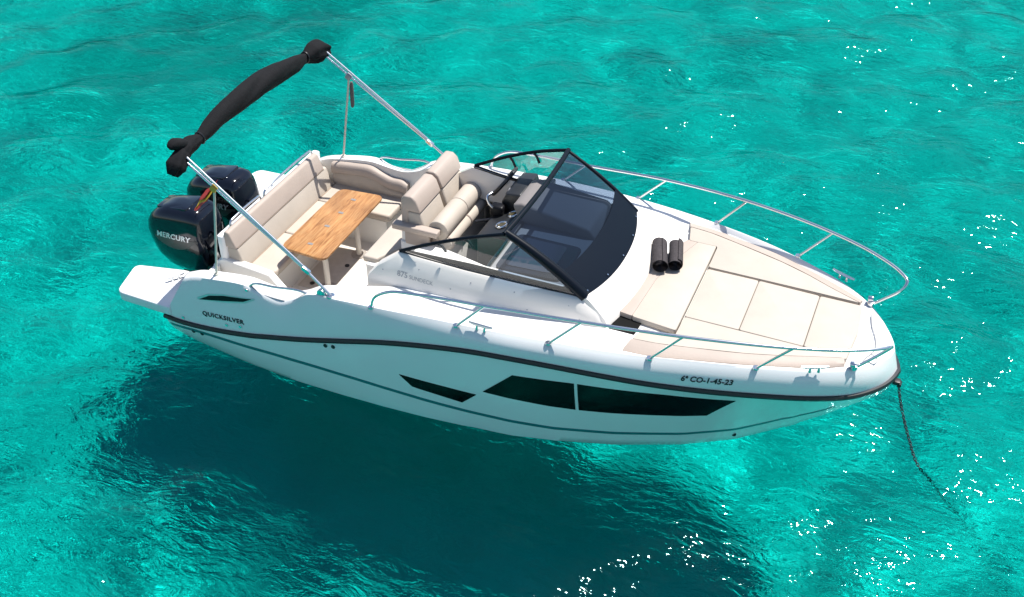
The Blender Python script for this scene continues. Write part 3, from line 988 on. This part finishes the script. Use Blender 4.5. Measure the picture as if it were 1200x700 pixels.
padpart([(5.32, -.44), (5.85, -.44), (5.85, .42), (5.32, .42)], 'centre_cushion', CREAM)
padpart([(5.85, -.44), (6.46, -.44), (6.46, .41), (5.85, .42)], 'centre_cushion', CREAM)
padpart([(6.46, -.44), (6.86, -.47), (6.90, 0), (6.87, .42), (6.46, .41)], 'bow_cushion', CREAM)
for sgn in (-1, 1):
    s_ = sgn
    padpart([(5.02, s_ * .80), (5.32, s_ * .80), (5.32, s_ * .445), (6.46, s_ * .445), (6.84, s_ * .45), (6.55, s_ * .565), (6.3, s_ * .675), (6.0, s_ * .785), (5.5, s_ * .92), (5.2, s_ * .99), (4.97, s_ * 1.015)], 'side_cushion', CREAM)
    # darker outer roll of the side cushions
    outer = [V(4.93, s_ * 1.16, 0), V(5.2, s_ * 1.13, 0), V(5.54, s_ * 1.045, 0), V(5.95, s_ * .93, 0), V(6.3, s_ * .80, 0), V(6.6, s_ * .67, 0), V(6.86, s_ * .53, 0)]
    inner = [V(4.97, s_ * 1.02, 0), V(5.2, s_ * .995, 0), V(5.5, s_ * .925, 0), V(6.0, s_ * .79, 0), V(6.3, s_ * .68, 0), V(6.55, s_ * .57, 0), V(6.84, s_ * .455, 0)]
    mb = MB(); rows = []
    for o_, i_ in zip(spline(outer, 24), spline(inner, 24)):
        m_ = i_.lerp(o_, .8)
        zo = 1.352 - .05 * max(o_.x - 5.9, 0)
        rows.append([V(i_.x, i_.y, pz(i_.x, i_.y) - .006), V(i_.x, i_.y, pz(i_.x, i_.y)), V(m_.x, m_.y, zo + .008), V(o_.x, o_.y, zo - .012), V(o_.x, o_.y, zo - .07), V(i_.x, i_.y, zo - .08)])
    vs = mb.grid(rows, cv=True); mb.bm.faces.new(vs[0]); mb.bm.faces.new(vs[-1])
    mb.build('side_roll', BEIGE, pad)
# loose after cushion with its darker back edge
aft = [(4.72, -.66), (5.30, -.72), (5.30, .74), (4.99, .78), (4.86, .40), (4.76, .0)]
mb = MB(); mb.slab(round_poly([Vector((*p, 0)) for p in [(4.86, -.66), (5.31, -.71), (5.31, .82), (5.12, .84), (4.99, .42), (4.90, .0)]], .03, 4), 1.29, 1.362); mb.bevel(.008, 2, 50)
mb.build('aft_cushion', CREAM, pad)
mb = MB(); mb.slab(round_poly([Vector((*p, 0)) for p in [(4.70, -.63), (4.86, -.655), (4.90, .0), (4.99, .42), (5.12, .84), (4.99, .80), (4.86, .42), (4.755, .0)]], .015, 3), 1.29, 1.361); mb.bevel(.010, 2, 50)
mb.build('aft_roll', BEIGE, pad)
mb = MB(); mb.slab([(4.70, -.87), (4.955, -.87), (4.965, -.60), (4.72, -.60)], 1.27, 1.312)  # solid slab on the deck, coloured dark as the shade inside a recess
mb.build('recess_shade_slab', simple('recess_shade_dark', (.008, .008, .008), .8, spec=.1), deck)

# ---- bow rails
for sgn in (-1, 1):
    P = [(2.46, 1.45, 1.30), (2.50, 1.45, 1.43), (2.66, 1.45, 1.55), (3.0, 1.43, 1.60), (3.64, 1.39, 1.635), (4.58, 1.335, 1.695), (5.49, 1.215, 1.72), (6.42, .98, 1.71), (6.9, .78, 1.685), (7.14, .62, 1.66), (7.215, .53, 1.635), (7.20, .49, 1.58), (7.05, .50, 1.40), (6.94, .515, 1.285)]
    mb = MB(); path = [V(p[0], sgn * p[1], p[2]) for p in P]
    mb.tube(spline(path, 90), .0155, 10)
    rail = mb.build('bow_rail', CHROME, boat)
    for b, t in (((3.37, 1.44, 1.35), (3.64, 1.39, 1.63)), ((4.28, 1.365, 1.37), (4.58, 1.335, 1.69)), ((5.21, 1.215, 1.375), (5.49, 1.215, 1.715)), ((6.13, .955, 1.36), (6.42, .98, 1.705))):
        b = V(b[0], sgn * b[1], b[2]); t = V(t[0], sgn * t[1], t[2])
        mb = MB(); mb.tube([b, t], .0125, 10); st = mb.build('stanchion', CHROME, rail)
        mb = MB(); mb.cyl(b + V(0, 0, .006), .03, .016, (0, 0, 1), 16); mb.build('rail_foot', CHROME, rail)
    mb = MB(); mb.cyl((2.46, sgn * 1.45, 1.31), .03, .016); mb.build('rail_foot', CHROME, rail)
    mb = MB(); mb.cyl((6.94, sgn * .515, 1.30), .035, .05); mb.cyl((6.93, sgn * .535, 1.34), .03, .05, (1, 0, .2)); mb.bevel(.006, 2)
    mb.build('navigation_light', CHROME, rail)


# ---- cleats
def cleat(x, y, z, ang, k=1.0):
    m = Matrix.Translation(V(x, y, z)) @ Matrix.Rotation(ang, 4, 'Z') @ Matrix.Diagonal((k, k, k, 1))
    mb = MB()
    P = [m @ V(*p) for p in ((-.125, 0, .062), (-.08, 0, .056), (0, 0, .054), (.08, 0, .056), (.125, 0, .062))]
    mb.tube(P, [.010, .014, .016, .014, .010], 8)
    for s in (-.04, .04):
        mb.tube([m @ V(s, 0, .052), m @ V(s, 0, .0)], [.009, .016], 8)
    mb.build('cleat', CHROME, boat)


cleat(3.62, -1.425, 1.365, -.03)
cleat(6.62, -.76, 1.325, .42)
cleat(6.62, .78, 1.325, -.42)
cleat(-.34, -1.0, .54, .95, .85)
cleat(-.34, 1.0, .54, -.95, .85)

# ---- outboards
def outboard(yc):
    lv = [(.30, -.34, -.74, .15), (.38, -.26, -.86, .195), (.52, -.20, -.96, .235), (.68, -.17, -1.00, .255), (.82, -.17, -1.02, .262), (.93, -.185, -.995, .257), (1.03, -.21, -.935, .242), (1.10, -.25, -.855, .21), (1.14, -.32, -.77, .155), (1.15, -.46, -.64, .05)]
    rows = []
    for z, xf, xa, w in lv:
        cx = (xf + xa) / 2; L_ = (xf - xa) / 2; row = []
        for k in range(40):
            a = 2 * PI * k / 40
            ca, sa = math.cos(a), math.sin(a)
            e = 2 / 4.4
            px = cx + L_ * math.copysign(abs(ca) ** e, ca)
            wy = w * (1 - .10 * max(-ca, 0) ** 2)
            py = wy * math.copysign(abs(sa) ** e, sa)
            zz = z + (.09 * (px + .65) if z > .95 else 0) * min((z - .95) / .15, 1)
            row.append(V(px, yc + py, zz))
        rows.append(row)
    mb = MB(); vs = mb.grid(rows, cv=True); mb.bm.faces.new(vs[-1]); mb.bm.faces.new(vs[0])
    cowl = mb.build('outboard_motor', COWL, boat, ang=60)
    # lid panel with a shadow gap
    mb = MB()
    pts = round_poly([V(-.86, yc - .13, 0), V(-.40, yc - .165, 0), V(-.40, yc + .165, 0), V(-.86, yc + .13, 0)], .05, 5)
    mb.slab(pts, lambda x, y: 1.05 + .09 * (x + .65), lambda x, y: 1.156 + .09 * (x + .65) - .30 * max(-.74 - x, 0)); mb.bevel(.012, 2)
    mb.build('cowl_lid', COWL, cowl)
    # grey side flash
    bv = bvh_of(cowl)
    for sd in (-1, 1):
        mb = MB(); rows = []
        for x in np.linspace(-.84, -.26, 16):
            u = (x + .86) / .6
            zt = .80 + .03 * u; zb = .80 - .14 * math.sin(PI * min(u * 1.1, 1)) ** .7 - .0
            r = []
            for t in (0, .5, 1):
                h = bv.ray_cast(V(x, yc + sd * 2, zb + (zt - zb) * t), V(0, -sd, 0))
                r.append(h[0] + V(0, sd * .003, 0))
            rows.append(r)
        mb.grid(rows); mb.build('side_flash', simple('flash_grey', (.045, .043, .04), .3), cowl)

        def fn(a, b, c, sd=sd):
            x = (-.81 + a) if sd < 0 else (-.32 - a)
            z = .80 + b + .02 * a
            h = bv.ray_cast(V(x, yc + sd * 2, z), V(0, -sd, 0))
            return (h[0] + V(0, sd * (.006 + c), 0)) if h[0] else V(x, yc + sd * .27, z)
        lettering('MERCURY', .098, fn, 'lettering', LETTERS, cowl, shear=.25, bold=.003, spacing=1.05)
    mb = MB()
    mb.prism([V(-.34, yc - .10, .40), V(-.72, yc - .10, .40), V(-.72, yc + .10, .40), V(-.34, yc + .10, .40)], [V(-.36, yc - .06, -.55), V(-.58, yc - .06, -.55), V(-.58, yc + .06, -.55), V(-.36, yc + .06, -.55)])
    mb.bevel(.03, 2); mb.build('midsection', ENGBLK, cowl)
    mb = MB(); mb.box((-.20, yc, .38), (.34, .30, .14)); mb.box((-.08, yc - .12, .30), (.10, .05, .42)); mb.box((-.08, yc + .12, .30), (.10, .05, .42)); mb.bevel(.02, 2)
    mb.build('mounting_bracket', ENGBLK, cowl)
    mb = MB()
    mb.tube(spline([(-.22, yc - .12, .62), (-.05, yc - .22, .74), (.06, yc - .30, .62), (.05, yc - .32, .40)], 18), .028, 8)
    mb.tube(spline([(-.2, yc + .05, .60), (-.02, yc + .02, .82), (.08, yc - .05, .72), (.08, yc - .06, .5)], 18), .018, 8)
    mb.build('hose', BLACK, cowl)
    return cowl


outboard(-.38)
outboard(.36)

# ---- bimini
bim = bpy.data.objects.new('bimini', None); link_to(bim, boat)
for sgn in (-1, 1):
    top = V(.42, sgn * 1.32, 2.41); hinge = V(1.71, sgn * 1.385, 1.50); foot = V(1.98, sgn * 1.41, 1.285)
    mb = MB(); mb.tube([top, hinge, foot], .0145, 10); mb.build('tube', ALU, bim)
    off = V(.045, 0, .055)
    mb = MB(); mb.tube([top + V(.03, 0, .05), hinge + V(-.03, 0, .045)], .0125, 10); mb.build('tube', ALU, bim)
    mb = MB(); mb.box((hinge), (.10, .04, .05), Matrix.Rotation(.62, 3, 'Y')); mb.bevel(.01, 2); mb.build('bracket', ALU, bim)
    mb = MB(); mb.cyl(foot + V(0, 0, -.01), .045, .03, n=18); mb.cyl(foot + V(-.10, -sgn * .0, .0), .05, .05, (0, 1, 0), 18); mb.bevel(.01, 2); mb.build('deck_socket', CHROME, bim)
    s0 = V(.54, sgn * 1.33, 1.085); s1 = V(.72, sgn * 1.335, 2.16)
    mb = MB(); mb.tube([s0, s1], .0125, 10); mb.cyl(s0, .03, .03); mb.build('strut', simple('strut_ivory', (.60, .58, .50), .35), bim)
    mb = MB(); mb.box(s1 + V(0, 0, .02), (.07, .05, .07), Matrix.Rotation(.62, 3, 'Y')); mb.bevel(.012, 2); mb.build('clamp', OCHRE if sgn < 0 else LETTERG, bim)
    if sgn > 0:
        mb = MB(); mb.tube([(.73, 1.37, 2.10), (.725, 1.37, 2.05), (.715, 1.37, 1.80), (.71, 1.37, 1.77)], [.014, .024, .024, .014], 10); mb.build('foam_grip', simple('foam_grey', (.11, .10, .10), .8), bim)
    # folded support leg end cap
arch = [V(.42, -1.32, 2.41), V(.36, -1.22, 2.47), V(.34, -.8, 2.52), V(.34, 0, 2.555), V(.34, .8, 2.52), V(.36, 1.22, 2.47), V(.42, 1.32, 2.41)]
mb = MB(); mb.tube(spline(arch, 40), .014, 8); mb.build('tube', ALU, bim)
# rolled canvas
path = spline([(.40, -1.345, 2.36), (.36, -1.26, 2.46), (.34, -1.13, 2.475), (.345, -1.0, 2.465), (.34, -.6, 2.545), (.34, 0, 2.575), (.34, .5, 2.545), (.34, .9, 2.49), (.345, 1.03, 2.475), (.35, 1.12, 2.47), (.36, 1.24, 2.46), (.41, 1.35, 2.40)], 110)
rows = []
for i, p in enumerate(path):
    y = p.y
    w = np.interp(y, [-1.36, -1.30, -1.2, -1.12, -1.04, -.98, -.8, -.3, .1, .5, .85, .98, 1.05, 1.11, 1.18, 1.28, 1.33, 1.36], [.05, .08, .09, .085, .075, .060, .090, .122, .128, .122, .100, .070, .055, .085, .11, .11, .09, .05])
    t = (path[min(i + 1, 109)] - path[max(i - 1, 0)]).normalized()
    u = V(1, 0, 0); u = (u - t * u.dot(t)).normalized(); b = t.cross(u)
    row = []
    n = 36
    for k in range(n):
        a = 2 * PI * k / n
        tw = a + y * 1.3
        fold = -.16 * max(math.sin(tw * 1.0 + 2.2 + .5 * math.sin(3 * y)), 0) ** 14 - .12 * max(math.sin(tw * 1.0 + .4), 0) ** 20 + .05 * abs(math.sin(1.5 * tw + 1.0)) - .07 * max(math.sin(2 * tw + .6), 0) ** 6 - .05 * max(math.sin(3 * tw - y), 0) ** 8 + .05 * noise.noise(V(math.cos(a) * 1.2, math.sin(a) * 1.2, y * 2.2)) + .035 * noise.noise(V(math.cos(a) * 5, math.sin(a) * 5, y * 4 + 9))
        knot = min(max((abs(y) - .92) / .12, 0), 1)
        fold += knot * (.16 * noise.noise(V(math.cos(a) * 2.5, math.sin(a) * 2.5, y * 12)) - .12 * max(math.sin(5 * a + 20 * y), 0) ** 4)
        rr = w * (1 + fold)
        row.append(p + u * (rr * .82 * math.cos(a)) + b * (rr * 1.0 * math.sin(a)) + V(0, 0, -.3 * max(w - .06, 0)))
    rows.append(row)
mb = MB(); vs = mb.grid(rows, cv=True); mb.bm.faces.new(vs[0]); mb.bm.faces.new(vs[-1])
canvas = mb.build('canvas', CANVAS, bim, ang=70)


for y in (-.965, 1.05):
    i = min(range(110), key=lambda k: abs(path[k].y - y)); t = (path[i + 1] - path[i - 1]).normalized()
    u = V(1, 0, 0); b = t.cross(u)
    ring = [path[i] + u * (.053 * math.cos(a)) + b * (.064 * math.sin(a)) for a in np.linspace(0, 2 * PI, 25)[:-1]]
    mb = MB(); mb.tube(ring, .011, 6, closed=True); mb.build('canvas_strap', BLACK, bim)


def bell(pts, rad, pleats, name, mat, parent, seed=0.0, flat=1.0):
    """gathered end of the cover: a sleeve that flares into pleats and tucks in"""
    P = spline(pts, 26); mb = MB(); rows = []
    rr = np.interp(np.linspace(0, 1, 26), np.linspace(0, 1, len(rad)), rad)
    for i, p in enumerate(P):
        t = (P[min(i + 1, 25)] - P[max(i - 1, 0)]).normalized()
        u = V(1, 0, 0); u = (u - t * u.dot(t)).normalized(); b = t.cross(u); f = i / 25
        row = []
        for k in range(48):
            a = 2 * PI * k / 48
            pl = .17 * f * math.sin(pleats * a + 2.2 * math.sin(a + seed) + 1.5 * f) + .10 * f * noise.noise(V(math.cos(a) * 2 + seed, math.sin(a) * 2, f * 3))
            r = rr[i] * (1 + pl)
            row.append(p + u * (r * math.cos(a)) + b * (r * flat * math.sin(a)))
        rows.append(row)
    vs = mb.grid(rows, cv=True); mb.bm.faces.new(vs[0]); mb.bm.faces.new(vs[-1])
    return mb.build(name, mat, parent, ang=70)


bell([(.35, -1.20, 2.48), (.365, -1.33, 2.43), (.36, -1.42, 2.36), (.35, -1.46, 2.31)], [.055, .08, .095, .05], 6, 'canvas_end', CANVAS, bim, 1.0)
bell([(.34, -1.16, 2.48), (.33, -1.24, 2.54), (.31, -1.33, 2.57), (.30, -1.37, 2.555)], [.05, .062, .06, .03], 4, 'canvas_end', CANVAS, bim, 3.0)
bell([(.35, 1.05, 2.475), (.36, 1.20, 2.48), (.38, 1.33, 2.46), (.41, 1.42, 2.42)], [.055, .105, .115, .07], 6, 'canvas_end', CANVAS, bim, 5.0)

# ------------------------------------------------------------------ loose things
def rolled_towel(c, ax, L_, r, name, label, seed):
    c = Vector(c); ax = Vector(ax).normalized(); u = V(0, 0, 1); b = ax.cross(u).normalized()
    mb = MB()
    # spiral cross-section swept along the axis
    turns = 4.2; N = 90
    sec = []
    for k in range(N):
        a = turns * 2 * PI * k / (N - 1)
        rr = r * (.19 + .81 * k / (N - 1))
        sec.append((rr * math.cos(a), rr * math.sin(a)))
    th = r * .16
    rows = []
    for j in range(19):
        s = (j / 18 - .5) * L_
        row = []
        for side in (0, 1):
            for k in (range(N) if side == 0 else range(N - 1, -1, -1)):
                a = turns * 2 * PI * k / (N - 1)
                rr = math.hypot(*sec[k]) - side * th
                wob = 1 + .05 * noise.noise(V(math.cos(a) * 2, s * 9, seed))
                off = .012 * math.sin(k * .11 + seed) * (1 if abs(s) > L_ * .4 else .6)
                row.append(c + ax * (s + off) + b * (rr * wob * math.cos(a)) + u * (rr * wob * math.sin(a) * .95))
        rows.append(row)
    vs = mb.grid(rows, cv=True)
    o = mb.build(name, TOWEL, None, ang=60)
    tag(o, label, 'towel', 'rolled towels on the sun pad')
    return o


rolled_towel((4.835, .315, 1.445), (-.30, .95, 0), .41, .084, 'towel', 'rolled charcoal towel on the sun pad, the one nearer the windscreen', 1.0)
rolled_towel((4.985, .385, 1.44), (-.26, .95, 0), .38, .079, 'towel', 'rolled charcoal towel on the sun pad, the one nearer the bow', 4.0)


# anchor chain: interlocked links from the stem into the water
def chain(path, name):
    P = spline(path, 400)
    cum = [0]
    for a, b in zip(P[:-1], P[1:]): cum.append(cum[-1] + (b - a).length)
    mb = MB(); s = 0; k = 0; pitch = .031
    while s < cum[-1] - pitch:
        i = min(int(np.searchsorted(cum, s)), 398)
        p = P[i]; t = (P[i + 1] - P[i]).normalized()
        u = t.orthogonal().normalized(); b = t.cross(u)
        rot = k * PI / 2
        q = u * math.cos(rot) + b * math.sin(rot)
        pts = []
        for j in range(12):
            a = 2 * PI * j / 12
            pts.append(p + t * (.023 * math.cos(a)) + q * (.0135 * math.sin(a)))
        mb.tube(pts, .0048, 5, closed=True)
        s += pitch; k += 1
    return mb.build(name, CHAINM)


ch = chain([(7.37, .0, .80), (7.45, -.005, .55), (7.60, -.04, .2), (7.74, -.09, -.05), (7.92, -.21, -.16), (8.16, -.42, -.30), (8.7, -.88, -.75), (9.4, -1.4, -1.4), (10.2, -2.0, -2.2)], 'anchor_chain')
tag(ch, 'dark steel anchor chain running from the bow down into the water', 'anchor chain')
# stem fitting that carries the chain
mb = MB(); mb.box((7.345, 0, .84), (.07, .07, .04)); mb.cyl((7.375, 0, .82), .022, .07, (0, 1, 0), 14); mb.bevel(.006, 2)
mb.build('bow_roller', ENGBLK, hull)

# thin line on the bow
ln = MB(); ln.tube(spline([(6.99, -.42, 1.275), (7.02, -.30, 1.262), (7.08, -.12, 1.245), (7.06, .05, 1.25), (7.0, .22, 1.262), (6.97, .36, 1.285)], 40), .005, 6)
ln.tube(spline([(7.02, -.34, 1.268), (7.10, -.34, 1.25), (7.12, -.24, 1.24), (7.05, -.20, 1.255)], 20), .004, 6)
ln = ln.build('deck_line', simple('line_grey', (.30, .30, .31), .8))
tag(ln, 'thin grey line lying loose across the white bow deck', 'line')

# flag rolled round the starboard canopy strut
def flag_part(y0, y1, name, mat, parent):
    mb = MB(); rows = []
    for i in range(13):
        u = i / 12
        row = []
        for j in range(9):
            v = y0 + (y1 - y0) * j / 8
            p = V(.66, -1.30, 2.11).lerp(V(.36, -1.20, 1.83), u)
            side = V(.13, .05, .24)
            f = .03 * math.sin(u * 7 + v * 9) + .02 * math.sin(v * 14)
            row.append(p + side * (v - .5) * (1.0 - .25 * u) + V(-.3, .8, .1) * f)
        rows.append(row)
    mb.grid(rows); bmesh.ops.recalc_face_normals(mb.bm, faces=mb.bm.faces); bmesh.ops.solidify(mb.bm, geom=mb.bm.faces, thickness=.004)
    return mb.build(name, mat, parent)


fl = bpy.data.objects.new('flag', None); link_to(fl)
tag(fl, 'furled red and yellow flag hanging from the canopy strut between the outboards', 'flag')
flag_part(0, .3, 'red_band', RED, fl); flag_part(.3, .7, 'yellow_band', YEL, fl); flag_part(.7, 1, 'red_band', RED, fl)
